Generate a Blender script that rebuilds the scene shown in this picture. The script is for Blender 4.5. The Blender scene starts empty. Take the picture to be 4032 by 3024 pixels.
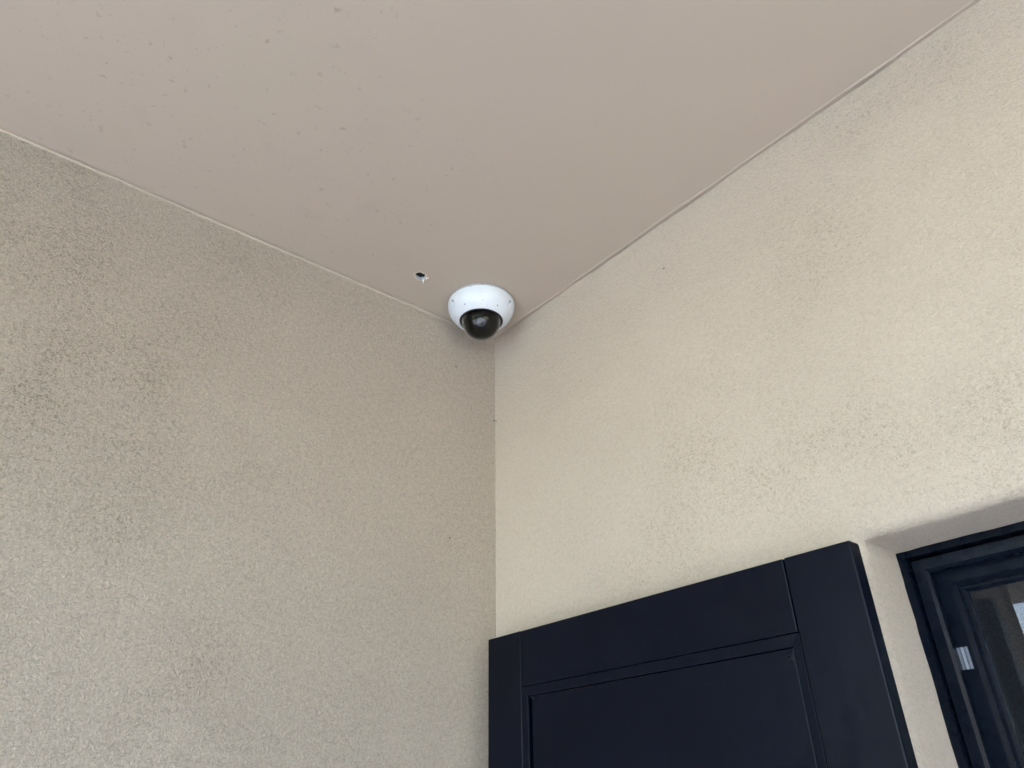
import bpy, bmesh, math, random
from mathutils import Vector, Matrix, noise
random.seed(11)
sc = bpy.context.scene
C = sc.collection
HC = 2.72                                   # ceiling height above the porch floor
WA = 0.0311652                              # the left wall is 1.8 degrees out of square

# ------------------------------------------------------------------ camera
YAW, PITCH, ROLL = -0.8587998, 0.5400168, -0.0182873
def cam_axes():
    f = Vector((math.sin(YAW)*math.cos(PITCH), math.cos(YAW)*math.cos(PITCH), math.sin(PITCH)))
    r = Vector((math.cos(YAW), -math.sin(YAW), 0)); u = r.cross(f)
    c, s = math.cos(ROLL), math.sin(ROLL)
    return c*r + s*u, -s*r + c*u, f
r_, u_, f_ = cam_axes()
cd = bpy.data.cameras.new('camera'); cam = bpy.data.objects.new('camera', cd); C.objects.link(cam)
cd.sensor_width = 36; cd.lens = 25.61; cd.clip_start = 0.01; cd.clip_end = 600
M = Matrix((r_, u_, -f_)).transposed().to_4x4(); M.translation = Vector((1.2459, -1.0174, HC-1.1024))
cam.matrix_world = M; sc.camera = cam

# ------------------------------------------------------------------ sky, sun, exposure
SUN_EL, SUN_AZ = math.radians(48), math.radians(222)      # azimuth from +Y towards +X
w = bpy.data.worlds.new('World'); sc.world = w; w.use_nodes = True
nt = w.node_tree; nt.nodes.clear()
sky = nt.nodes.new('ShaderNodeTexSky'); sky.sky_type = 'NISHITA'; sky.sun_disc = False
sky.sun_elevation = SUN_EL; sky.sun_rotation = SUN_AZ; sky.dust_density = 1.5; sky.air_density = 1.0
hs = nt.nodes.new('ShaderNodeHueSaturation'); hs.inputs['Saturation'].default_value = 1.15
bg = nt.nodes.new('ShaderNodeBackground'); bg.inputs['Strength'].default_value = 0.15
out = nt.nodes.new('ShaderNodeOutputWorld')
nt.links.new(sky.outputs[0], hs.inputs['Color']); nt.links.new(hs.outputs[0], bg.inputs['Color']); nt.links.new(bg.outputs[0], out.inputs[0])
sl = bpy.data.lights.new('sun', 'SUN'); sl.energy = 1.5; sl.angle = math.radians(3); sl.color = (1.0, 0.98, 0.95)
so = bpy.data.objects.new('sun', sl); C.objects.link(so)
sd = Vector((math.sin(SUN_AZ)*math.cos(SUN_EL), math.cos(SUN_AZ)*math.cos(SUN_EL), math.sin(SUN_EL)))
so.rotation_euler = sd.to_track_quat('Z', 'Y').to_euler(); so.location = sd*30
sc.view_settings.view_transform = 'Standard'; sc.view_settings.look = 'None'
sc.view_settings.gamma = 1; sc.view_settings.use_curve_mapping = False
sc.view_settings.exposure = 3.57
sc.render.engine = 'CYCLES'
cy = sc.cycles; cy.use_denoising = True; cy.max_bounces = 12; cy.diffuse_bounces = 8; cy.glossy_bounces = 6
cy.transmission_bounces = 10; cy.transparent_max_bounces = 12; cy.sample_clamp_indirect = 6

# ------------------------------------------------------------------ node helpers
def mat(name):
    m = bpy.data.materials.new(name); m.use_nodes = True
    return m, m.node_tree, m.node_tree.nodes['Principled BSDF']
def N(t, typ, **kw):
    n = t.nodes.new(typ)
    for k, v in kw.items():
        if k in n.inputs: n.inputs[k].default_value = v
        else: setattr(n, k, v)
    return n
def L(t, a, b): t.links.new(a, b)
def coords(t): return N(t, 'ShaderNodeTexCoord').outputs['Object']
def noise_n(t, co, scale, detail=2, rough=.5, dist=0):
    n = N(t, 'ShaderNodeTexNoise', Scale=scale, Detail=detail, Roughness=rough, Distortion=dist); L(t, co, n.inputs['Vector']); return n.outputs['Fac']
def ramp(t, v, a, b, lo=0., hi=1., smooth=True):
    n = N(t, 'ShaderNodeMapRange'); n.interpolation_type = 'SMOOTHSTEP' if smooth else 'LINEAR'
    for k, x in (('From Min', a), ('From Max', b), ('To Min', lo), ('To Max', hi)): n.inputs[k].default_value = x
    L(t, v, n.inputs['Value']); return n.outputs['Result']
def math_n(t, op, a, b):
    n = N(t, 'ShaderNodeMath', operation=op)
    for i, x in enumerate((a, b)):
        if hasattr(x, 'links'): L(t, x, n.inputs[i])
        else: n.inputs[i].default_value = x
    return n.outputs[0]
def mixc(t, fac, a, b, blend='MIX'):
    n = N(t, 'ShaderNodeMix', data_type='RGBA', blend_type=blend)
    if hasattr(fac, 'links'): L(t, fac, n.inputs['Factor'])
    else: n.inputs['Factor'].default_value = fac
    for s, x in ((n.inputs[6], a), (n.inputs[7], b)):
        if hasattr(x, 'links'): L(t, x, s)
        else: s.default_value = (*x, 1)
    return n.outputs[2]
def blobs(t, co, pts):
    cur = None
    for (c, r, k) in pts:
        d = N(t, 'ShaderNodeVectorMath', operation='DISTANCE'); L(t, co, d.inputs[0]); d.inputs[1].default_value = c
        v = ramp(t, d.outputs['Value'], 0, r, k, 0)
        cur = v if cur is None else math_n(t, 'MAXIMUM', cur, v)
    return cur
def bump(t, b, h, strength, dist, prev=None):
    n = N(t, 'ShaderNodeBump', Strength=strength, Distance=dist); L(t, h, n.inputs['Height'])
    if prev is not None: L(t, prev, n.inputs['Normal'])
    L(t, n.outputs[0], b.inputs['Normal']); return n.outputs[0]

WALL_COL = (0.565, 0.491, 0.398)
def tone(t, co, grain, amp):
    v = ramp(t, noise_n(t, co, grain*.56, 4, .76, .6), .33, .67, 1-amp, 1+amp, False)
    k = N(t, 'ShaderNodeCombineColor')
    for i in range(3): L(t, v, k.inputs[i])
    return k.outputs[0]
def stucco(name, col, pts, base_d, grain, bump_s, speck_scale=150, crease=.30, amp=.15, dots=()):
    m, t, b = mat(name); co = coords(t)
    warp = N(t, 'ShaderNodeTexNoise', Scale=9, Detail=2); L(t, co, warp.inputs['Vector'])
    wv = N(t, 'ShaderNodeVectorMath', operation='SCALE'); L(t, warp.outputs['Color'], wv.inputs[0]); wv.inputs['Scale'].default_value = .22
    co2 = N(t, 'ShaderNodeVectorMath', operation='ADD'); L(t, co, co2.inputs[0]); L(t, wv.outputs[0], co2.inputs[1])
    off = N(t, 'ShaderNodeVectorMath', operation='SUBTRACT'); L(t, co2.outputs[0], off.inputs[0]); off.inputs[1].default_value = (.11, .11, .11)
    region = blobs(t, off.outputs[0], pts)
    region = math_n(t, 'ADD', region, base_d)
    big = noise_n(t, co, 5, 4, .6)
    region = math_n(t, 'MULTIPLY', region, ramp(t, big, .3, .68, .35, 1.3))
    g1 = noise_n(t, co, grain, 3, .65, .6)
    g2 = noise_n(t, co, speck_scale, 2, .6, 1.2)
    spk = ramp(t, g2, .53, .66)
    spk = math_n(t, 'MULTIPLY', spk, region)
    crk = N(t, 'ShaderNodeMath', operation='ABSOLUTE'); L(t, math_n(t, 'SUBTRACT', noise_n(t, co, grain*.5, 2, .6, .8), .5), crk.inputs[0])
    lines = math_n(t, 'MULTIPLY', ramp(t, crk.outputs[0], .055, .0), ramp(t, noise_n(t, co, grain*.28, 1), .42, .6))
    crevice_shade = math_n(t, 'MULTIPLY', lines, math_n(t, 'ADD', math_n(t, 'MULTIPLY', region, .55), crease))  # crevice shade of the relief painted into the colour, stronger in dirty areas
    c = mixc(t, ramp(t, noise_n(t, co, 2.1, 3), .3, .7), tuple(x*.965 for x in col), tuple(x*1.03 for x in col))
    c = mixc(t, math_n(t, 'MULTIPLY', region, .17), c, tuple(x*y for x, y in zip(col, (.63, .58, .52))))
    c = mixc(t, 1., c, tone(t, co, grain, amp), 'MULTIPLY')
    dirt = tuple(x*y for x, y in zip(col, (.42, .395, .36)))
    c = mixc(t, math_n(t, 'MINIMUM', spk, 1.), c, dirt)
    c = mixc(t, math_n(t, 'MINIMUM', crevice_shade, 1.), c, tuple(x*.5 for x in col))
    if dots:                                                   # single dark flecks
        c = mixc(t, math_n(t, 'MINIMUM', math_n(t, 'MULTIPLY', blobs(t, co, [((x, y, z), rr*1.35, 1.1) for x, y, z, rr in dots]), .85), .8), c, (.09, .075, .06))
    L(t, c, b.inputs['Base Color']); b.inputs['Roughness'].default_value = .85; b.inputs['Specular IOR Level'].default_value = .25
    mp = N(t, 'ShaderNodeMapping'); L(t, co, mp.inputs[0]); mp.inputs['Scale'].default_value = (5, 5, 11); mp.inputs['Rotation'].default_value = (0, .5, 0)
    nz = bump(t, b, noise_n(t, mp.outputs[0], 1, 2, .5, .4), .35, .02)                 # trowel sweeps
    n0 = bump(t, b, noise_n(t, co, 26, 3, .55), .25, .006, nz)
    bump(t, b, noise_n(t, co, grain*.55, 5, .74, .5), bump_s, .0095, n0)
    return m
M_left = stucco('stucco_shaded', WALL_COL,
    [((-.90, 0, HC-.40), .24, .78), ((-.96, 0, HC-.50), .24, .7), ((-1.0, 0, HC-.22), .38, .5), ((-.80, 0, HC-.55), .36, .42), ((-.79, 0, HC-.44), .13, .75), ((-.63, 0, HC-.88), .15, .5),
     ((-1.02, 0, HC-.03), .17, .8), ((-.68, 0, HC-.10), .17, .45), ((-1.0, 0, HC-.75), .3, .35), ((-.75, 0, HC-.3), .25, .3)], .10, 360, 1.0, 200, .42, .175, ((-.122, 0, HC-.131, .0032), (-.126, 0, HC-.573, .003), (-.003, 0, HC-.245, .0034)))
M_right = stucco('stucco_bright', WALL_COL,
    [((.60, 0, HC-.55), .20, .38), ((.72, 0, HC-.62), .20, .42), ((.86, 0, HC-.62), .17, .34), ((.5, 0, HC-.68), .17, .28),
     ((1.10, 0, HC-.05), .15, .28), ((.98, 0, HC-.07), .12, .24), ((.80, 0, HC-.30), .25, .25), ((.40, 0, HC-.74), .12, .35), ((1.0, 0, HC-.7), .2, .35)], .12, 360, .65, 220, .20, .088, ((.559, 0, HC-.117, .0028), (.30, 0, HC-.27, .002), (.004, 0, HC-.247, .003)))
def paint(name, col, rough=.8, vary=.03, bs=.1, bscale=60, spec=.3):
    m, t, b = mat(name); co = coords(t)
    c = mixc(t, ramp(t, noise_n(t, co, 4, 4), .3, .7), tuple(x*(1-vary) for x in col), tuple(x*(1+vary) for x in col))
    L(t, c, b.inputs['Base Color']); b.inputs['Roughness'].default_value = rough; b.inputs['Specular IOR Level'].default_value = spec
    bump(t, b, noise_n(t, co, bscale, 3), bs, .003); return m
M_plain = paint('plain_render', WALL_COL, .85)

def ceiling_mat():
    m, t, b = mat('ceiling_paint'); co = coords(t); col = (0.448, 0.380, 0.304)
    wn = N(t, 'ShaderNodeTexNoise', Scale=55, Detail=3); L(t, co, wn.inputs['Vector'])
    wv = N(t, 'ShaderNodeVectorMath', operation='SCALE'); L(t, wn.outputs['Color'], wv.inputs[0]); wv.inputs['Scale'].default_value = .028
    cw = N(t, 'ShaderNodeVectorMath', operation='ADD'); L(t, co, cw.inputs[0]); L(t, wv.outputs[0], cw.inputs[1])
    region = blobs(t, co, [((.24, -.62, HC), .42, 1.), ((.20, -1.0, HC), .45, .9), ((.50, -.82, HC), .30, .8), ((.35, -.50, HC), .26, .75), ((.12, -.45, HC), .22, .7)])
    tot = None
    for sc_, th, k in ((33., .25, .55), (52., .30, .55), (88., .33, .50)):
        v = N(t, 'ShaderNodeTexVoronoi', Scale=sc_); L(t, cw.outputs[0], v.inputs['Vector'])
        sp = N(t, 'ShaderNodeSeparateColor'); L(t, v.outputs['Color'], sp.inputs[0])
        rad = math_n(t, 'MULTIPLY', ramp(t, sp.outputs[0], .42, 1., 0., 1., False), th)
        d = math_n(t, 'SUBTRACT', rad, v.outputs['Distance'])
        s = math_n(t, 'MULTIPLY', ramp(t, d, -.02, .12), math_n(t, 'MULTIPLY', sp.outputs[1], k))
        tot = s if tot is None else math_n(t, 'MAXIMUM', tot, s)
    tot = math_n(t, 'MULTIPLY', tot, region)
    tot = math_n(t, 'MULTIPLY', tot, ramp(t, noise_n(t, co, 170, 2), .3, .6, .25, 1.))
    c = mixc(t, ramp(t, noise_n(t, co, 3, 3), .35, .65), (col[0]*.992, col[1]*1.0, col[2]*.992), (col[0]*1.008, col[1]*.998, col[2]*1.01))
    c = mixc(t, tot, c, tuple(x*.36 for x in col))
    c = mixc(t, math_n(t, 'MULTIPLY', ramp(t, noise_n(t, co, 11, 4), .52, .75), math_n(t, 'MULTIPLY', region, .11)), c, tuple(x*.6 for x in col))
    L(t, c, b.inputs['Base Color']); b.inputs['Roughness'].default_value = .62; b.inputs['Specular IOR Level'].default_value = .3
    n0 = bump(t, b, noise_n(t, co, 7, 3), .12, .01)
    bump(t, b, noise_n(t, co, 240, 2), .10, .001, n0); return m
M_ceil = ceiling_mat()
M_caulk_wall = paint('caulk_cream', tuple(x*.74 for x in WALL_COL), .85, .06, .3, 120)
M_caulk_ceil = paint('caulk_taupe', (0.448, 0.380, 0.304), .5, .04, .3, 90)

def navy(name, col=(.0012, .0025, .0074), rough=.34, bs=.24):
    m, t, b = mat(name); co = coords(t)
    mp = N(t, 'ShaderNodeMapping'); L(t, co, mp.inputs[0]); mp.inputs['Scale'].default_value = (55, 55, 4)
    n = N(t, 'ShaderNodeTexNoise', Scale=1, Detail=4); L(t, mp.outputs[0], n.inputs['Vector'])
    c = mixc(t, ramp(t, noise_n(t, co, 7, 4), .3, .7), tuple(x*.9 for x in col), tuple(x*1.12 for x in col))
    L(t, c, b.inputs['Base Color'])
    L(t, ramp(t, noise_n(t, co, 45, 4), .3, .7, rough-.05, rough+.07), b.inputs['Roughness'])
    b.inputs['Specular IOR Level'].default_value = .14
    n0 = bump(t, b, n.outputs['Fac'], bs, .0012)
    bump(t, b, noise_n(t, co, 420, 2), .06, .0006, n0); return m
M_navy = navy('navy_paint'); M_navy2 = navy('navy_frame', (.0016, .0040, .0095), .28, .05)
def simple(name, col, rough=.5, metal=0, **kw):
    m, t, b = mat(name); co = coords(t)
    c = mixc(t, noise_n(t, co, 90, 3), tuple(x*.95 for x in col), tuple(x*1.05 for x in col)); L(t, c, b.inputs['Base Color'])
    b.inputs['Roughness'].default_value = rough; b.inputs['Metallic'].default_value = metal
    for k, v in kw.items(): b.inputs[k].default_value = v
    return m
M_white = simple('white_plastic', (.68, .73, .76), .38)
M_plate = simple('plate_plastic', (.36, .37, .375), .5)
M_black = simple('black_gasket', (.006, .006, .007), .35)
M_dark = simple('smoked_liner', (.0022, .0022, .0020), .4, 0, **{'Specular IOR Level': .04})
M_lensring = simple('lens_ring', (.05, .05, .055), .4)
M_lens = simple('lens_glass', (.004, .005, .008), .25)
M_screw_shade = simple('screw_shade_grey', (.16, .17, .20), .4)
M_void = simple('void_black', (.004, .004, .004), .9)
M_gyp = simple('raw_gypsum', (.42, .45, .44), .9)
M_flake = simple('torn_paper', (.86, .83, .76), .8)
M_rim = simple('torn_rim', (.60, .51, .43), .85)
M_speck = simple('dirt_speck', (.10, .10, .11), .9)
M_stick1 = simple('sticker_pale', (.42, .46, .54), .35); M_stick2 = simple('sticker_bright', (.62, .66, .74), .3); M_stick3 = simple('sticker_dim', (.20, .23, .30), .35)
M_room = simple('room_plaster', (.40, .36, .30), .9)
M_conc = paint('concrete_paving', (.44, .44, .45), .85, .08, .3, 90)
M_grass = paint('grass', (.06, .11, .035), .9, .25, .6, 300)
M_leaf = paint('hedge_leaves', (.05, .085, .025), .6, .3, .1)
M_bark = paint('bark', (.09, .07, .05), .9, .2, .5)
def glass(name, ior=1.5, col=(1, 1, 1)):
    m, t, b = mat(name); b.inputs['Transmission Weight'].default_value = 1; b.inputs['Roughness'].default_value = 0
    b.inputs['IOR'].default_value = ior; b.inputs['Base Color'].default_value = (*col, 1); return m
M_pane = glass('window_glass', 1.52)
def bubble_mat():
    m, t, b = mat('clear_bubble'); t.nodes.remove(b)
    tr = N(t, 'ShaderNodeBsdfTransparent'); tr.inputs[0].default_value = (.93, .91, .88, 1)
    gl = N(t, 'ShaderNodeBsdfGlossy'); gl.inputs['Roughness'].default_value = 0
    lw = N(t, 'ShaderNodeLayerWeight', Blend=.5); p = math_n(t, 'POWER', lw.outputs['Facing'], 5.)
    f = math_n(t, 'ADD', math_n(t, 'MULTIPLY', p, .8), .036)
    mx = N(t, 'ShaderNodeMixShader'); L(t, f, mx.inputs[0]); L(t, tr.outputs[0], mx.inputs[1]); L(t, gl.outputs[0], mx.inputs[2])
    df = N(t, 'ShaderNodeBsdfDiffuse'); df.inputs[0].default_value = (.72, .70, .66, 1)      # pale rim painted in at grazing angles for light refracted by the edge
    m2 = N(t, 'ShaderNodeMixShader'); L(t, math_n(t, 'MULTIPLY', math_n(t, 'POWER', lw.outputs['Facing'], 5.), 1.0), m2.inputs[0])
    L(t, mx.outputs[0], m2.inputs[1]); L(t, df.outputs[0], m2.inputs[2]); mx = m2
    L(t, mx.outputs[0], t.nodes['Material Output'].inputs['Surface']); return m
M_poly = bubble_mat()
def screen_mat():
    m, t, b = mat('fly_mesh'); co = coords(t)
    b.inputs['Base Color'].default_value = (.003, .007, .015, 1); b.inputs['Roughness'].default_value = .6; b.inputs['Specular IOR Level'].default_value = .06
    L(t, ramp(t, noise_n(t, co, 500, 2), .3, .7, .30, .46), b.inputs['Alpha']); return m
M_screen = screen_mat()

# ------------------------------------------------------------------ object helpers
def link(name, me, m, parent=None, loc=None, rot=None):
    o = bpy.data.objects.new(name, me); C.objects.link(o)
    if m is not None and not me.materials: me.materials.append(m)
    if parent is not None: o.parent = parent
    if loc is not None: o.location = loc
    if rot is not None: o.rotation_euler = rot
    return o
def bm_obj(name, bm, m, parent=None, smooth=False, **kw):
    bmesh.ops.recalc_face_normals(bm, faces=bm.faces)
    me = bpy.data.meshes.new(name); bm.to_mesh(me); bm.free()
    if smooth:
        for p in me.polygons: p.use_smooth = True
    return link(name, me, m, parent, **kw)
def py_obj(name, v, f, m, parent=None, smooth=False, **kw):
    me = bpy.data.meshes.new(name); me.from_pydata(v, [], f); me.update()
    if smooth:
        for p in me.polygons: p.use_smooth = True
    return link(name, me, m, parent, **kw)
def box(bm, lo, hi, bev=0, seg=2):
    r = bmesh.ops.create_cube(bm, size=1); vs = r['verts']
    for v in vs: v.co = Vector(((lo[i]+hi[i])/2 + v.co[i]*(hi[i]-lo[i]) for i in range(3)))
    if bev:
        es = list({e for v in vs for e in v.link_edges})
        bmesh.ops.bevel(bm, geom=es, offset=bev, segments=seg, profile=.5, affect='EDGES')
def box_obj(name, lo, hi, m, parent=None, bev=0, **kw):
    bm = bmesh.new(); box(bm, lo, hi, bev); return bm_obj(name, bm, m, parent, **kw)
def empty(name, loc, rot=(0, 0, 0)):
    o = bpy.data.objects.new(name, None); C.objects.link(o); o.location = loc; o.rotation_euler = rot; o.empty_display_size = .05; return o
def tag(o, label=None, cat=None, kind=None):
    if label: o['label'] = label
    if cat: o['category'] = cat
    if kind: o['kind'] = kind
    return o
def wob(p, s, seed=0.): return noise.noise(Vector((p[0]*s+seed, p[1]*s-seed, p[2]*s+2*seed)))

# ------------------------------------------------------------------ left wall (local x runs towards the corner, front faces local -y)
LW = 3.55
def wall_grid(u0, u1, z0, z1, step):
    nu, nz = max(1, round((u1-u0)/step)), max(1, round((z1-z0)/step))
    return [u0+(u1-u0)*i/nu for i in range(nu+1)], [z0+(z1-z0)*i/nz for i in range(nz+1)]
def left_wall():
    us = [-LW, -3.2, -2.4, -1.8] + wall_grid(-1.35, .012, 0, 1, .012)[0]
    zs = [0, .5, 1.0, 1.4] + wall_grid(0, 1, 1.55, HC+.03, .012)[1]
    V, F = [], []
    for z in zs:
        for u in us:
            V.append((u, .0012*wob((u, 0, z), 14) + .0010*wob((u, 0, z), 60, 3), z))
    n = len(us)
    for j in range(len(zs)-1):
        for i in range(n-1): F.append((j*n+i, j*n+i+1, (j+1)*n+i+1, (j+1)*n+i))
    b0 = len(V)
    for z in (0, HC+.03):
        V += [(-LW, .25, z), (.012, .25, z)]
    top = (len(zs)-1)*n
    F += [(b0+1, b0, b0+2, b0+3)]
    F.append(tuple([b0, b0+2] + [j*n for j in range(len(zs)-1, -1, -1)]))
    F.append(tuple([b0+3, b0+1] + [j*n+n-1 for j in range(len(zs))]))
    F.append(tuple([b0, b0+1] + [i for i in range(n-1, -1, -1)][::1]))
    F.append(tuple([b0+3, b0+2] + [top+i for i in range(n)]))
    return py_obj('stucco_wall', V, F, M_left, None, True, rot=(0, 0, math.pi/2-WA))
wl = left_wall()
tag(wl, 'shaded beige stucco wall with dark mildew patches, left of the corner', 'wall', 'thing')
for p in wl.data.polygons:
    if len(p.vertices) > 4 or abs(p.normal.y) < .5: p.use_smooth = False

# ------------------------------------------------------------------ right wall with a round-edged window opening
WX0, WX1, WZ0, WZ1 = .8085, 2.33, HC-2.05, HC-.7695
def right_wall():
    X0, X1, Z0, Z1, rr = -.012, 3.75, 0, HC-.002, .020
    xs = wall_grid(X0, .80-rr, 0, 1, .02)[0] + [WX0-rr] + wall_grid(WX0-rr, 1.5, 0, 1, .02)[0][1:] + [2.0, WX1+rr, 3.2, X1]
    xs = sorted(set(round(x, 5) for x in xs))
    zs = [0, .35, WZ0-rr, 1.1, 1.4] + wall_grid(0, 1, 1.55, WZ1+rr, .02)[1][:-1] + wall_grid(0, 1, WZ1+rr, Z1, .02)[1]
    zs = sorted(set(round(z, 5) for z in zs))
    hx0, hx1, hz0, hz1 = (round(a, 5) for a in (WX0-rr, WX1+rr, WZ0-rr, WZ1+rr))
    V, F, ix = [], [], {}
    def put(i, j):
        if (i, j) not in ix:
            x, z = xs[i], zs[j]
            e = 0 if (hx0 <= x <= hx1 and hz0 <= z <= hz1) else 1
            ix[i, j] = len(V); zz = z if j < len(zs)-1 else HC-max(0, .0012+.0042*noise.noise(Vector((x*5.5, 3, 1)))+.0022*noise.noise(Vector((x*23, 3, 1))))+.0004
            V.append((x, e*(.0012*wob((x, 5, z), 12) + .0009*wob((x, 2, z), 40, 3)), zz))
        return ix[i, j]
    for i in range(len(xs)-1):
        for j in range(len(zs)-1):
            if xs[i] >= hx0 and xs[i+1] <= hx1 and zs[j] >= hz0 and zs[j+1] <= hz1: continue
            F.append((put(i, j), put(i+1, j), put(i+1, j+1), put(i, j+1)))
    # reveal: along each side of the opening, arc then flat to the frame
    prof = [(rr - rr*math.sin(a), rr - rr*math.cos(a)) for a in (math.radians(x) for x in (0, 15, 30, 45, 60, 75, 90))] + [(0, .06), (0, .112), (0, .22)]
    sx = [i for i, x in enumerate(xs) if hx0 <= x <= hx1]; sz = [j for j, z in enumerate(zs) if hz0 <= z <= hz1]
    ring = [(xs[i], hz1, i, sz[-1]) for i in sx] + [(hx1, zs[j], sx[-1], j) for j in sz[::-1][1:]] + [(xs[i], hz0, i, sz[0]) for i in sx[::-1][1:]] + [(hx0, zs[j], sx[0], j) for j in sz[1:-1]]
    prev = [put(a[2], a[3]) for a in ring]
    cx, cz = (hx0+hx1)/2, (hz0+hz1)/2; hw, hh = (hx1-hx0)/2, (hz1-hz0)/2
    for (o, y) in prof[1:]:
        k = rr-o; cur = []
        for (x, z, i, j) in ring:
            px = cx + (x-cx)*(hw-k)/hw; pz = cz + (z-cz)*(hh-k)/hh
            q = .0012*wob((px, y, pz), 30, 7) if y < .2 else 0
            cur.append(len(V)); V.append((px+q*(1 if abs(x-cx) > hw-.01 else 0), y, pz+q*(1 if abs(z-cz) > hh-.01 else 0)))
        n = len(ring)
        for k2 in range(n): F.append((prev[k2], cur[k2], cur[(k2+1) % n], prev[(k2+1) % n]))
        prev = cur
    me_o = py_obj('stucco_wall', V, F, M_right, None, True)
    return me_o
wr = right_wall()
bm = bmesh.new(); bm.from_mesh(wr.data); bmesh.ops.recalc_face_normals(bm, faces=bm.faces)
if sum(f.normal.y for f in bm.faces if abs(f.normal.y) > .9) > 0: bmesh.ops.reverse_faces(bm, faces=bm.faces)
for f in bm.faces: f.smooth = True
bm.to_mesh(wr.data); bm.free()
tag(wr, 'brighter cream stucco wall with fine grey specks, around the window', 'wall', 'thing')
# core of the wall behind its skin (keeps light out), four blocks round the opening
bm = bmesh.new()
box(bm, (-.2, .03, 0), (WX0-.04, .22, HC+.03)); box(bm, (WX1+.04, .03, 0), (3.75, .22, HC+.03))
box(bm, (WX0-.039, .03, WZ1+.04), (WX1+.039, .22, HC+.03)); box(bm, (WX0-.039, .03, 0), (WX1+.039, .22, WZ0-.04))
bm_obj('wall_core', bm, M_plain, wr)

# ------------------------------------------------------------------ unseen wall block added beyond the porch to bounce warm light onto the left wall
ew = box_obj('added_bounce_wall', (6.3, -3.0, 0), (9.0, .30, 3.1), M_plain)
tag(ew, 'unseen plain beige block added beyond the open right end of the porch to bounce warm light onto the left wall', 'light reflector', 'thing')

# ------------------------------------------------------------------ ceiling with a drilled hole
HX, HY = .0947, -.3028
def ceiling():
    X0, X1, Y0, Y1 = -.30, 3.85, -3.95, .06
    n = 32; hole = []
    ax = Vector((.757, -.653)); ay = Vector((.653, .757))        # long axis of the hole
    for k in range(n):
        a = 2*math.pi*k/n
        j = 1 + .24*noise.noise(Vector((math.cos(a)*1.7, math.sin(a)*1.7, 4.2))) + random.uniform(-.10, .10)
        v = ax*(math.cos(a)*.0140*j) + ay*(math.sin(a)*.0140*j); hole.append((HX+v.x, HY+v.y))
    def sq(h, a):
        c, s = math.cos(a), math.sin(a); m_ = max(abs(c), abs(s)); return c/m_*h, s/m_*h
    V, F = [], []
    th0 = math.atan2(ax.y, ax.x)
    rings = []
    up = [len(V)+k for k in range(n)]; V += [(x+(HX-x)*.10, y+(HY-y)*.10, HC+.0080) for x, y in hole]; rings.append(up)
    rings.append([len(V)+k for k in range(n)]); V += [(x, y, HC) for x, y in hole]
    rings.append([len(V)+k for k in range(n)]); V += [(HX+(x-HX)*1.5, HY+(y-HY)*1.5, HC+.0004) for x, y in hole]
    sqr = []
    for k in range(n):
        x, y = sq(.055, th0+2*math.pi*k/n); sqr.append(len(V)); V.append((HX+x, HY+y, HC))
    rings.append(sqr)
    for a, b in zip(rings, rings[1:]):
        for k in range(n): F.append((a[k], a[(k+1) % n], b[(k+1) % n], b[k]))
    # outer sheet: four big quads made of fans round the square
    o = []
    for k in range(n):
        a = th0+2*math.pi*k/n; c, s = math.cos(a), math.sin(a)
        tx = ((X1-HX) if c > 0 else (HX-X0))/max(abs(c), 1e-9); ty = ((Y1-HY) if s > 0 else (HY-Y0))/max(abs(s), 1e-9)
        t_ = min(tx, ty); o.append(len(V)); V.append((HX+c*t_, HY+s*t_, HC))
    corners = [(X1, Y0), (X1, Y1), (X0, Y1), (X0, Y0)]
    cang = [(math.atan2(y-HY, x-HX), (x, y)) for x, y in corners]
    for k in range(n):
        a0 = th0+2*math.pi*k/n; a1 = th0+2*math.pi*(k+1)/n; poly = [sqr[k], sqr[(k+1) % n], o[(k+1) % n]]
        ins = []
        for ca, p in cang:
            d = (ca-a0) % (2*math.pi)
            if 0 < d < a1-a0: ins.append((d, p))
        for d, p in sorted(ins, reverse=True): poly.append(len(V)); V.append((*p, HC))
        poly.append(o[k]); F.append(tuple(poly))
    return py_obj('porch_ceiling', V, F, M_ceil), hole
ceil, hole = ceiling()
ceil.data.materials.append(M_gyp)
for p in ceil.data.polygons[:32]: p.material_index = 1
tag(ceil, 'taupe painted porch ceiling with dark mildew smudges and a small hole', 'ceiling', 'thing')
# roof slab above the ceiling and black block painting the unlit depth over the hole
rf = box_obj('roof_slab', (-.45, -3.95, HC+.062), (3.95, .40, HC+.34), M_plain); tag(rf, 'flat roof slab above the porch ceiling', 'roof')
bm = bmesh.new()
for s in ((-.45, -3.96, 3.95, -3.951), ): box(bm, (s[0], s[1], HC-.004), (s[2], s[3], HC+.06))
bm_obj('fascia', bm, M_plain, rf)
box_obj('void_dark_block', (HX-.03, HY-.03, HC+.0081), (HX+.03, HY+.03, HC+.055), M_void, ceil)
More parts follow.
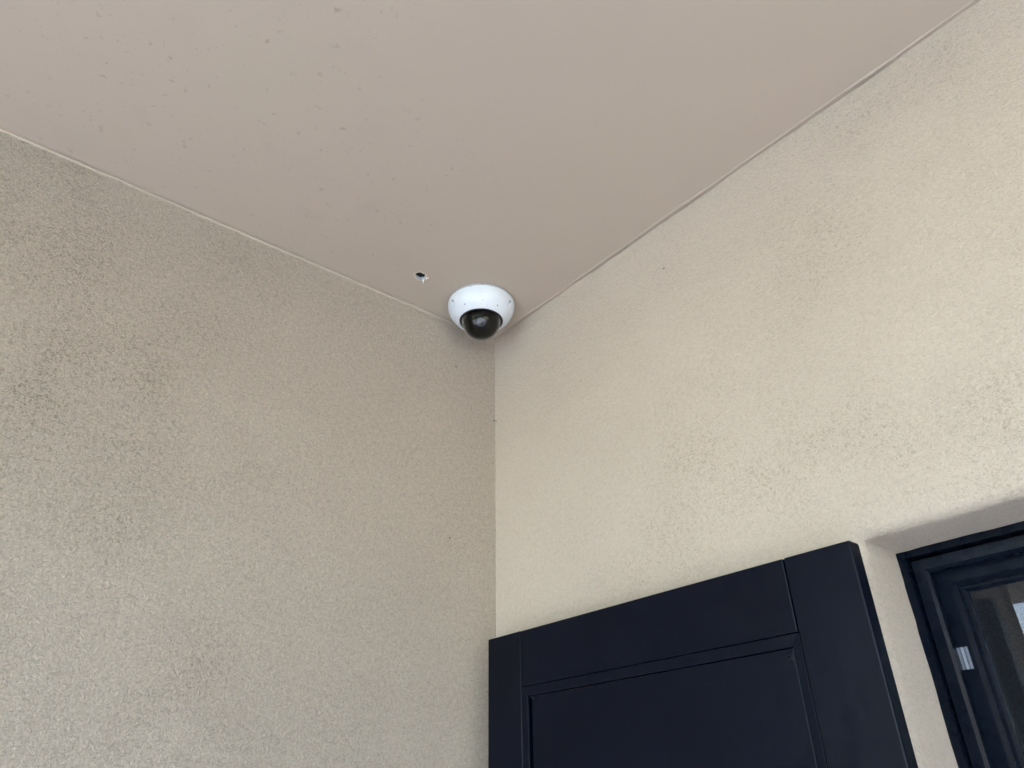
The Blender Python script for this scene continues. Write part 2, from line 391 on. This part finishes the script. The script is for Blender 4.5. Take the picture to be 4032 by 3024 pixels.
# torn rim: ragged lip of gypsum and paint round the hole
V, F = [], []
n = 32
for k, (x, y) in enumerate(hole):
    far = (math.sin(2*math.pi*k/n - 2.2) > -.2)
    wd = random.uniform(.0005, .0034)*(1.4 if far else .8); dz = random.uniform(.0004, .0016)
    dx, dy = x-HX, y-HY; l = math.hypot(dx, dy)
    V += [(x-dx/l*.0006, y-dy/l*.0006, HC-.0002), (x+dx/l*wd*.4, y+dy/l*wd*.4, HC-dz), (x+dx/l*wd, y+dy/l*wd, HC-.0001)]
for k in range(n):
    a, b = 3*k, 3*((k+1) % n)
    F += [(a, b, b+1, a+1), (a+1, b+1, b+2, a+2)]
rim = py_obj('hole_rim', V, F, M_rim, ceil); rim['label'] = 'ragged pale rim of torn paper round the drilled hole'
def flake(pts, zt, th=.0006):
    V = [(x, y, z) for x, y, z in pts] + [(x, y, z-th) for x, y, z in pts]; n = len(pts)
    return V, [tuple(range(n)), tuple(range(2*n-1, n-1, -1))] + [(i, (i+1) % n, (i+1) % n + n, i+n) for i in range(n)]
TOW = Vector((-.757, .653)).normalized()     # away from the camera along the ceiling
RGT = Vector((.653, .757)).normalized()
def hp(a, b): v = TOW*a + RGT*b; return HX+v.x, HY+v.y
pts = [(*hp(.0112, .0040), HC-.0008), (*hp(.0112, .0085), HC-.0008), (*hp(.0125, .0068), HC-.0035), (*hp(.0125, .0066), HC-.0068), (*hp(.0125, .0078), HC-.0085), (*hp(.0125, .0058), HC-.0105), (*hp(.0125, .0040), HC-.0105), (*hp(.0125, .0046), HC-.006)]
py_obj('paint_flake', *flake(pts, 0), M_flake, ceil)
pts = [(*hp(.003, .0125), HC-.0005), (*hp(.0035, .0195), HC-.0022), (*hp(.0050, .0200), HC-.0022), (*hp(.006, .0150), HC-.0016), (*hp(.0085, .0140), HC-.0030), (*hp(.0085, .0128), HC-.0028)]
py_obj('paint_flake', *flake(pts, 0), M_flake, ceil)

# ------------------------------------------------------------------ sealant beads along the ceiling joints
def bead(name, pa, pb, prof_fn, m, parent, n=260):
    pa, pb = Vector(pa), Vector(pb); V, F = [], []; k = None
    for i in range(n+1):
        s = i/n; p = pa.lerp(pb, s); pr = prof_fn(s*(pb-pa).length, s); k = len(pr)
        V += [(p.x+a*NX.x+b*0, p.y+a*NX.y, p.z-b) for a, b in pr]
    for i in range(n):
        for j in range(k-1): F.append((i*k+j, i*k+j+1, (i+1)*k+j+1, (i+1)*k+j))
    return py_obj(name, V, F, m, parent, True)
NX = Vector((math.cos(WA), -math.sin(WA), 0))          # out of the left wall
def pl(d, s):
    h = .0078 + .0030*noise.noise(Vector((d*7, 1, 0))) + .0030*noise.noise(Vector((d*31, 2, 0))) + .0018*noise.noise(Vector((d*90, 2, 5)))
    th = .0016 + .0009*noise.noise(Vector((d*16, 5, 0)))
    g = .0012 + .0012*noise.noise(Vector((d*11, 9, 3)))
    return [(-.002, g), (th*.55, g+.0004), (th, g+h*.28), (th*.95, g+h*.55), (th*.6, g+h*.85), (-.002, g+h*1.05)]
LD = Vector((-math.sin(WA), -math.cos(WA), 0))
sb = bead('sealant_bead', LD*1.6 + Vector((0, 0, HC)), Vector((0, 0, HC)), pl, M_caulk_wall, wl)
sb.parent = None; sb.parent = wl; sb.matrix_parent_inverse = wl.matrix_basis.inverted()
sb['label'] = 'pale uneven sealant bead under the ceiling'
NX = Vector((0, -1, 0))
def prr(d, s):
    th = .0075 + .0022*noise.noise(Vector((d*6, 25, 0))) + .0012*noise.noise(Vector((d*29, 3, 0)))
    h = max(.0003, .0012 + .0016*noise.noise(Vector((d*8, 21, 0))) + .0008*noise.noise(Vector((d*33, 12, 0))))
    return [(th*1.7, -.0004), (th*1.15, h*.6), (th, h), (th*.86, h*.9), (th*.72, h*.2), (th*.5, h*.5), (th*.35, h*.1), (th*.3, -.0006)]
sb2 = bead('sealant_bead', (0, 0, HC), (1.7, 0, HC), prr, M_caulk_ceil, wr)
sb2['label'] = 'taupe brushed sealant bead along the ceiling joint'

# ------------------------------------------------------------------ dome security camera
DX, DY = .1024, -.1262
dome = empty('security_camera', (DX, DY, HC))
tag(dome, 'white dome security camera with dark bubble, screwed to the ceiling in the corner', 'security camera')
NS = 160
def lathe(name, prof, m, parent, fn=None, ns=NS, close=False, smooth=True):
    V, F = [], []
    for (r, z) in prof:
        for k in range(ns):
            a = 2*math.pi*k/ns; rr, zz = (r, z) if fn is None else fn(r, z, a)
            V.append((rr*math.cos(a), rr*math.sin(a), zz))
    for j in range(len(prof)-1):
        for k in range(ns): F.append((j*ns+k, j*ns+(k+1) % ns, (j+1)*ns+(k+1) % ns, (j+1)*ns+k))
    if close: F.append(tuple(range(ns))); F.append(tuple(range((len(prof)-1)*ns, len(prof)*ns)))
    o = py_obj(name, V, F, m, parent, smooth)
    bm = bmesh.new(); bm.from_mesh(o.data); bmesh.ops.recalc_face_normals(bm, faces=bm.faces); bm.to_mesh(o.data); bm.free()
    return o
lathe('mounting_plate', [(.0805, -.0001), (.0812, -.001), (.0812, -.0058), (.079, -.0062), (.079, -.0085)], M_plate, dome)
# body profile as a smooth curve through control radii
ctl = [(.0800, -.0070), (.0823, -.0072), (.0826, -.0105), (.0818, -.0175), (.0800, -.0240), (.0768, -.0312), (.0722, -.0385), (.0664, -.0453), (.0604, -.0508), (.0560, -.0540), (.0541, -.0549)]
def spline(c, per=8):
    o = []
    for i in range(len(c)-1):
        p0, p1, p2, p3 = c[max(i-1, 0)], c[i], c[i+1], c[min(i+2, len(c)-1)]
        for k in range(per):
            t = k/per; o.append(tuple(.5*((2*b)+(-a+c_)*t+(2*a-5*b+4*c_-d)*t*t+(-a+3*b-3*c_+d)*t**3) for a, b, c_, d in zip(p0, p1, p2, p3)))
    o.append(c[-1]); return o
body = spline(ctl) + [(.0535, -.0549), (.0530, -.0543), (.0528, -.0500)]
AZC = math.atan2(-1.0174-DY, 1.2459-DX)              # azimuth of the viewer as seen from the dome
def dimple(r, z, a):
    for da in (-1.06, 1.06, -1.06+math.pi, 1.06+math.pi):
        d = (a-AZC-da+math.pi) % (2*math.pi)-math.pi
        ex = d*r/.0042; ez = (z+.0270)/.0085
        q = ex*ex+ez*ez
        if q < 1: r -= .0085*(1-q)**.35*(1 if z < -.01 else 0)
    return r, z
lathe('housing', body, M_white, dome, dimple, 420)
lathe('gasket_ring', [(.0529, -.0500), (.0529, -.0541), (.0522, -.0547), (.0490, -.0548), (.0474, -.0545), (.0468, -.0535)], M_black, dome)
RB, ZB = .0468, -.0560
bub = [(RB, -.0500)] + [(RB*math.cos(a), ZB-RB*math.sin(a)) for a in (math.radians(x) for x in [i*3.75 for i in range(24)])] + [(.0004, ZB-RB)]
prof_b = bub
lathe('dome_cover', prof_b, M_poly, dome)
rl = .0438
liner = [(rl, -.0500)] + [(rl*math.cos(a), ZB-rl*math.sin(a)) for a in (math.radians(x) for x in [i*5 for i in range(18)])] + [(.0003, ZB-rl)]
mod = lathe('camera_module', liner, M_dark, dome)
# lens aims out towards the viewer
vd = Vector((1.2459-DX, -1.0174-DY, -1.1024-ZB)).normalized()
q = vd.to_track_quat('Z', 'Y')
def ring(name, r, tube, m, parent, c, q, n=48, k=10):
    V, F = [], []
    for i in range(n):
        a = 2*math.pi*i/n
        for j in range(k):
            b = 2*math.pi*j/k; rr = r+tube*math.cos(b)
            V.append(Vector(c)+q @ Vector((rr*math.cos(a), rr*math.sin(a), tube*math.sin(b))))
    for i in range(n):
        for j in range(k): F.append((i*k+j, ((i+1) % n)*k+j, ((i+1) % n)*k+(j+1) % k, i*k+(j+1) % k))
    return py_obj(name, [tuple(v) for v in V], F, m, parent, True)
lc = Vector((0, 0, ZB)) + vd*.0431
ring('lens_ring', .0095, .0012, M_lensring, mod, lc, q)
V = [tuple(lc+vd*.0022)]; F = []
for j, (rr, h) in enumerate(((.003, .0020), (.006, .0014), (.0088, 0.0006))):
    for i in range(32):
        a = 2*math.pi*i/32; V.append(tuple(lc + q @ Vector((rr*math.cos(a), rr*math.sin(a), h))))
for i in range(32): F.append((0, 1+i, 1+(i+1) % 32))
for j in range(2):
    for i in range(32): F.append((1+j*32+i, 1+(j+1)*32+i, 1+(j+1)*32+(i+1) % 32, 1+j*32+(i+1) % 32))
py_obj('lens', V, F, M_lens, mod, True)
def body_at(z):
    for (r0, z0), (r1, z1) in zip(body, body[1:]):
        if z1 <= z <= z0 and z0 != z1:
            t = (z0-z)/(z0-z1); r = r0+(r1-r0)*t; n = Vector((z0-z1, 0, -(r0-r1))).normalized(); return r, n
    return .05, Vector((1, 0, 0))
def on_body(az, z, out=0.):
    r, n = body_at(z); a = AZC+az
    return Vector(((r+n.x*out)*math.cos(a), (r+n.x*out)*math.sin(a), z+n.z*out)), Vector((n.x*math.cos(a), n.x*math.sin(a), n.z))
# embossed round emblem: an open ring with two square dots over its left end
V, F = [], []
def strip(path, wd, out=.0009):
    b = len(V); k = 0
    for (a, z) in path:
        for da, dz in wd: pass
em = []
for i in range(19):
    a = math.radians(160+i*220/18); em.append((.0042*math.cos(a), .0040*math.sin(a)-.0005))
em = [(-.0042, .0035)] + em + [(.0042, .0042)]
for (x, y) in em:
    l = math.hypot(x, y) or 1
    for k, (g, o) in enumerate(((-.0010, .0001), (-.0006, .0016), (.0006, .0016), (.0010, .0001))):
        p, _ = on_body(.045+(x+x/l*g)/.078, -.0235+(y+y/l*g)*.8, o); V.append(tuple(p))
for i in range(len(em)-1):
    for k in range(3): F.append((i*4+k, i*4+k+1, (i+1)*4+k+1, (i+1)*4+k))
for (x, y) in ((-.0015, .0038), (-.0030, .0052)):
    b = len(V)
    for o, g in ((.0001, .0009), (.0016, .0006)):
        for sx_, sy_ in ((-1, -1), (1, -1), (1, 1), (-1, 1)):
            p, _ = on_body(.045+(x+sx_*g)/.078, -.0235+(y+sy_*g)*.8, o); V.append(tuple(p))
    F += [(b+4, b+5, b+6, b+7)] + [(b+i, b+(i+1) % 4, b+4+(i+1) % 4, b+4+i) for i in range(4)]
py_obj('emblem', V, F, M_white, dome, False)
# specks of dirt on the housing
for az, z, s in ((-.62, -.0440, .0014), (.62, -.0455, .0013), (.04, -.0425, .0007), (.0, -.0487, .0006), (.22, -.0500, .0007), (-.33, -.0085, .0009), (.30, -.0086, .0008)):
    p, nn = on_body(az, z, 0); qq = nn.to_track_quat('Z', 'Y'); pts = []
    for i in range(9):
        a = 2*math.pi*i/9; j = 1.35*s*random.uniform(.6, 1.2); pts.append(tuple(p + qq @ Vector((j*math.cos(a), j*math.sin(a), .0002))))
    py_obj('dirt_speck', pts + [tuple(p+nn*.0006)], [(i, (i+1) % 9, 9) for i in range(9)], M_speck, dome)
for da in (-1.06, 1.06, -1.06+math.pi, 1.06+math.pi):  # dark discs set in the slots to stand for shade in their upper halves
    p, nn = on_body(da, -.0225, -.0016); qq = Vector((nn.x, nn.y, nn.z*.3)).normalized().to_track_quat('Z', 'Y'); V = []
    for rr_, h in ((.0030, 0.), (.0028, .0009), (.0012, .0009), (.0010, .0003)):
        V += [tuple(p + qq @ Vector((rr_*math.cos(a), rr_*math.sin(a), h))) for a in (2*math.pi*i/12 for i in range(12))]
    py_obj('screw_shade_disc', V, [(j*12+i, j*12+(i+1) % 12, (j+1)*12+(i+1) % 12, (j+1)*12+i) for j in range(3) for i in range(12)] + [tuple(range(36, 48))], M_screw_shade, dome)
pz = Vector((.0813*math.cos(AZC+.02), .0813*math.sin(AZC+.02), -.0036)); qn = Vector((math.cos(AZC+.02), math.sin(AZC+.02), 0)).to_track_quat('Z', 'Y')
V = [tuple(pz + qn @ Vector((.0019*math.cos(a), .0013*math.sin(a), .0002))) for a in (2*math.pi*i/14 for i in range(14))] + [tuple(pz - qn @ Vector((0, 0, .0006)))]
py_obj('drain_hole', V, [(i, (i+1) % 14, 14) for i in range(14)], M_void, dome)

# ------------------------------------------------------------------ shutter folded back against the right wall
SX0, SX1, SZ1, SZ0, SY, ST = .0668, .8275, HC-.7918, HC-2.06, -.075, .0265
sh = empty('window_shutter', (SX1, SY+ST, SZ0))
tag(sh, 'dark navy panelled wooden shutter folded back against the wall beside the window', 'shutter')
O = Vector((SX1, SY+ST, SZ0))
def sbox(name, x0, x1, y0, y1, z0, z1, bev=.0011, m=M_navy):
    return box_obj(name, (x0-O.x, y0-O.y, z0-O.z), (x1-O.x, y1-O.y, z1-O.z), m, sh, bev)
yb = SY+ST
LS, RS = .1638, .7292                                     # inner edges of the stiles
TR = HC-.8922
sbox('stile', SX0, LS, SY, yb, SZ0, SZ1, .0016)
sbox('stile', RS, SX1, SY, yb, SZ0, SZ1, .0024)
g = .0006
sbox('rail', LS+g, RS-.0012, SY+.0004, yb-.001, TR, SZ1-.0004, .0018)
MR = HC-1.48
sbox('rail', LS+g, RS-.0012, SY+.0004, yb-.001, MR-.10, MR)
sbox('rail', LS+g, RS-.0012, SY+.0004, yb-.001, SZ0+.0004, SZ0+.13)
def panel(z0, z1):
    mw = .0150
    # mouldings set 1.5 mm back, mitred corners
    def mould(a, b, c, d):     # outer a-b, inner d-c in xz
        y0, y1, y2 = SY+.0012, SY+.0020, yb-.004
        V = []
        for (x, z), yy in ((a, y0), (b, y0), (c, y1), (d, y1), (a, y2), (b, y2), (c, y2), (d, y2)): V.append((x-O.x, yy-O.y, z-O.z))
        bm = bmesh.new(); vs = [bm.verts.new(v) for v in V]
        for f in ((0, 1, 2, 3), (7, 6, 5, 4), (0, 4, 5, 1), (1, 5, 6, 2), (2, 6, 7, 3), (3, 7, 4, 0)): bm.faces.new([vs[i] for i in f])
        bmesh.ops.recalc_face_normals(bm, faces=bm.faces)
        bmesh.ops.bevel(bm, geom=list(bm.edges), offset=.0005, segments=1, affect='EDGES')
        bm_obj('moulding', bm, M_navy, sh)
    x0, x1 = LS+.0008, RS-.0008; z0 += .0008; z1 -= .0008
    ix0, ix1, iz0, iz1 = x0+mw, x1-.0130, z0+mw, z1-mw-.0012
    e = .0003
    mould((x0+e, z1), (x1-e, z1), (ix1-e, iz1), (ix0+e, iz1)); mould((x1-e, z0), (x0+e, z0), (ix0+e, iz0), (ix1-e, iz0))
    mould((x0, z0+e), (x0, z1-e), (ix0, iz1-e), (ix0, iz0+e)); mould((x1, z1-e), (x1, z0+e), (ix1, iz0+e), (ix1, iz1-e))
    sbox('panel', ix0+.0100, ix1-.0003, SY+.0024, yb-.004, iz0+.003, iz1-.0013, .0011)
    sbox('panel_tongue', ix0-.004, ix1+.002, SY+.0165, yb-.0035, iz0-.004, iz1+.004, 0)
panel(MR, TR); panel(SZ0+.13, MR-.10)
# filled knot near the panel's upper right corner
kc = Vector((.7075, SY+.0023, HC-.9205)) - O
V, F = [], []
for j in range(7):
    for i in range(26):
        a = 2*math.pi*i/26; r = (.0010+.0010*j)*(1+.12*noise.noise(Vector((math.cos(a)*2, math.sin(a)*2, j*.6))))
        V.append((kc.x+r*math.cos(a)*.9, kc.y-(.0010 if j % 2 else .0002)*(1-j/9)*(1+.6*math.sin(3*a+j)), kc.z+r*math.sin(a)))
for j in range(6):
    for i in range(26): F.append((j*26+i, j*26+(i+1) % 26, (j+1)*26+(i+1) % 26, (j+1)*26+i))
F.append(tuple(range(26)))
py_obj('knot', V, F, M_navy, sh, True)
# lumps of old filler at the panel's upper left corner
for (x, z, s) in ((.1905, -.9125, .0032), (.1950, -.9150, .0026), (.2000, -.9118, .0018), (.1925, -.9170, .0020), (.2060, -.9105, .0014)):
    bm = bmesh.new(); bmesh.ops.create_icosphere(bm, subdivisions=2, radius=s)
    for v in bm.verts:
        v.co *= 1+.35*noise.noise(v.co*900); v.co.y *= .55; v.co += Vector((x, SY+.0023, HC+z)) - O
    bm_obj('filler_lump', bm, M_navy, sh, True)

# ------------------------------------------------------------------ window with fly screen
win = empty('window', (WX0, .11, WZ0))
tag(win, 'dark navy window with fly screen and glass, set back in the wall', 'window')
WO = Vector((WX0, .11, WZ0))
def frame4(name, x0, x1, z0, z1, y0, y1, wd, m, bev=.0008, parent=win, inner_bev=0):
    """mitred rectangular frame as ONE ring; inner_bev slopes the inner front edge"""
    loops = [(0, y0), (wd-inner_bev, y0), (wd, y0+inner_bev), (wd, y1), (0, y1)] if inner_bev else [(0, y0), (wd, y0), (wd, y1), (0, y1)]
    bm = bmesh.new(); rows = []
    for (o, y) in loops:
        rows.append([bm.verts.new(Vector(p)-WO) for p in ((x0+o, y, z0+o), (x1-o, y, z0+o), (x1-o, y, z1-o), (x0+o, y, z1-o))])
    for i in range(len(rows)):
        a, b = rows[i], rows[(i+1) % len(rows)]
        for k in range(4): bm.faces.new((a[k], a[(k+1) % 4], b[(k+1) % 4], b[k]))
    bmesh.ops.recalc_face_normals(bm, faces=bm.faces)
    if bev: bmesh.ops.bevel(bm, geom=[e for e in bm.edges], offset=bev, segments=2, affect='EDGES', clamp_overlap=True)
    return bm_obj(name, bm, m, parent)
e = .0012
frame4('outer_frame', WX0-e, WX1+e, WZ0-e, WZ1+e, .1095, .205, .0112, M_navy2)
scf = frame4('screen_frame', WX0+.0125, WX1-.0125, WZ0+.0125, WZ1-.0135, .1230, .1400, .0190, M_navy2, 0, win, .0042)
py_obj('insect_screen', [tuple(Vector(p)-WO) for p in ((WX0+.0310, .1345, WZ0+.031), (WX1-.031, .1345, WZ0+.031), (WX1-.031, .1345, WZ1-.032), (WX0+.031, .1345, WZ1-.032))], [(0, 1, 2, 3)], M_screen, scf)
sash = frame4('sash', WX0+.0110, WX1-.0110, WZ0+.011, WZ1-.011, .1500, .2000, .0420, M_navy2, .0008, win, .006)
bm = bmesh.new(); box(bm, Vector((WX0+.0535, .1720, WZ0+.0535))-WO, Vector((WX1-.0535, .1760, WZ1-.0535))-WO)
bm_obj('glass_pane', bm, M_pane, sash)
frame4('glazing_bead', WX0+.0532, WX1-.0532, WZ0+.0532, WZ1-.0532, .1630, .1715, .007, M_navy2, 0, sash, .004)
# pale label on the sash, three ribbed bands
st0 = Vector((.8300, .1482, HC-.9048)); wds = ((0, .0100, M_stick1, .0016), (.0100, .0122, M_stick3, .0010), (.0122, .0158, M_stick2, .0020), (.0158, .0178, M_stick3, .0010), (.0178, .0212, M_stick1, .0014))
stk = empty('paper_label', (st0.x, .1495, st0.z-.029)); stk.parent = None
tag(stk, 'small pale ribbed label stuck on the window sash behind the fly screen', 'label')
for a, b, m_, th in wds:
    bm = bmesh.new(); box(bm, (a+.0001, -th, 0), (b-.0001, -.0001, .029), .0003, 1); bm_obj('label_band', bm, m_, stk)

# ------------------------------------------------------------------ room behind the window
bm = bmesh.new()
X0, X1, Y0, Y1, Z0, Z1 = .2, 3.6, .235, 3.4, .02, 2.5
for lo, hi in (((X0-.1, Y0, Z0), (X0, Y1, Z1)), ((X1, Y0, Z0), (X1+.1, Y1, Z1)), ((X0-.1, Y1, Z0), (X1+.1, Y1+.1, Z1)), ((X0-.1, Y0, Z1), (X1+.1, Y1+.1, Z1+.1)), ((X0-.1, Y0, Z0-.1), (X1+.1, Y1+.1, Z0))): box(bm, lo, hi)
rm = bm_obj('room_interior', bm, M_room); tag(rm, None, None, 'structure')

# ------------------------------------------------------------------ ground, paving, planting in front of the porch
g_ = py_obj('ground', [(-250, -250, -.03), (250, -250, -.03), (250, 250, -.03), (-250, 250, -.03)], [(0, 1, 2, 3)], M_grass); tag(g_, None, None, 'structure')
pv = box_obj('paving', (-5, -9.5, -.12), (9, .3, 0), M_conc); tag(pv, None, None, 'structure')
V, F = [], []
for i in range(7000):
    x = random.uniform(-16, 16); h = 1.5+.5*noise.noise(Vector((x*.35, 0, 0)))
    y = -15+random.gauss(0, .45); z = random.uniform(0, h); s = random.uniform(.06, .13)
    d = Vector((random.gauss(0, 1), random.gauss(0, 1), random.gauss(0, 1))).normalized(); u = d.orthogonal().normalized()*s; v = d.cross(u)
    c = Vector((x, y, z)); b = len(V); V += [tuple(c-u), tuple(c+v*.6), tuple(c+u), tuple(c-v*.6)]; F.append((b, b+1, b+2, b+3))
hd = py_obj('hedge', V, F, M_leaf); tag(hd, 'long green leafy hedge beyond the lawn', 'hedge', 'stuff')
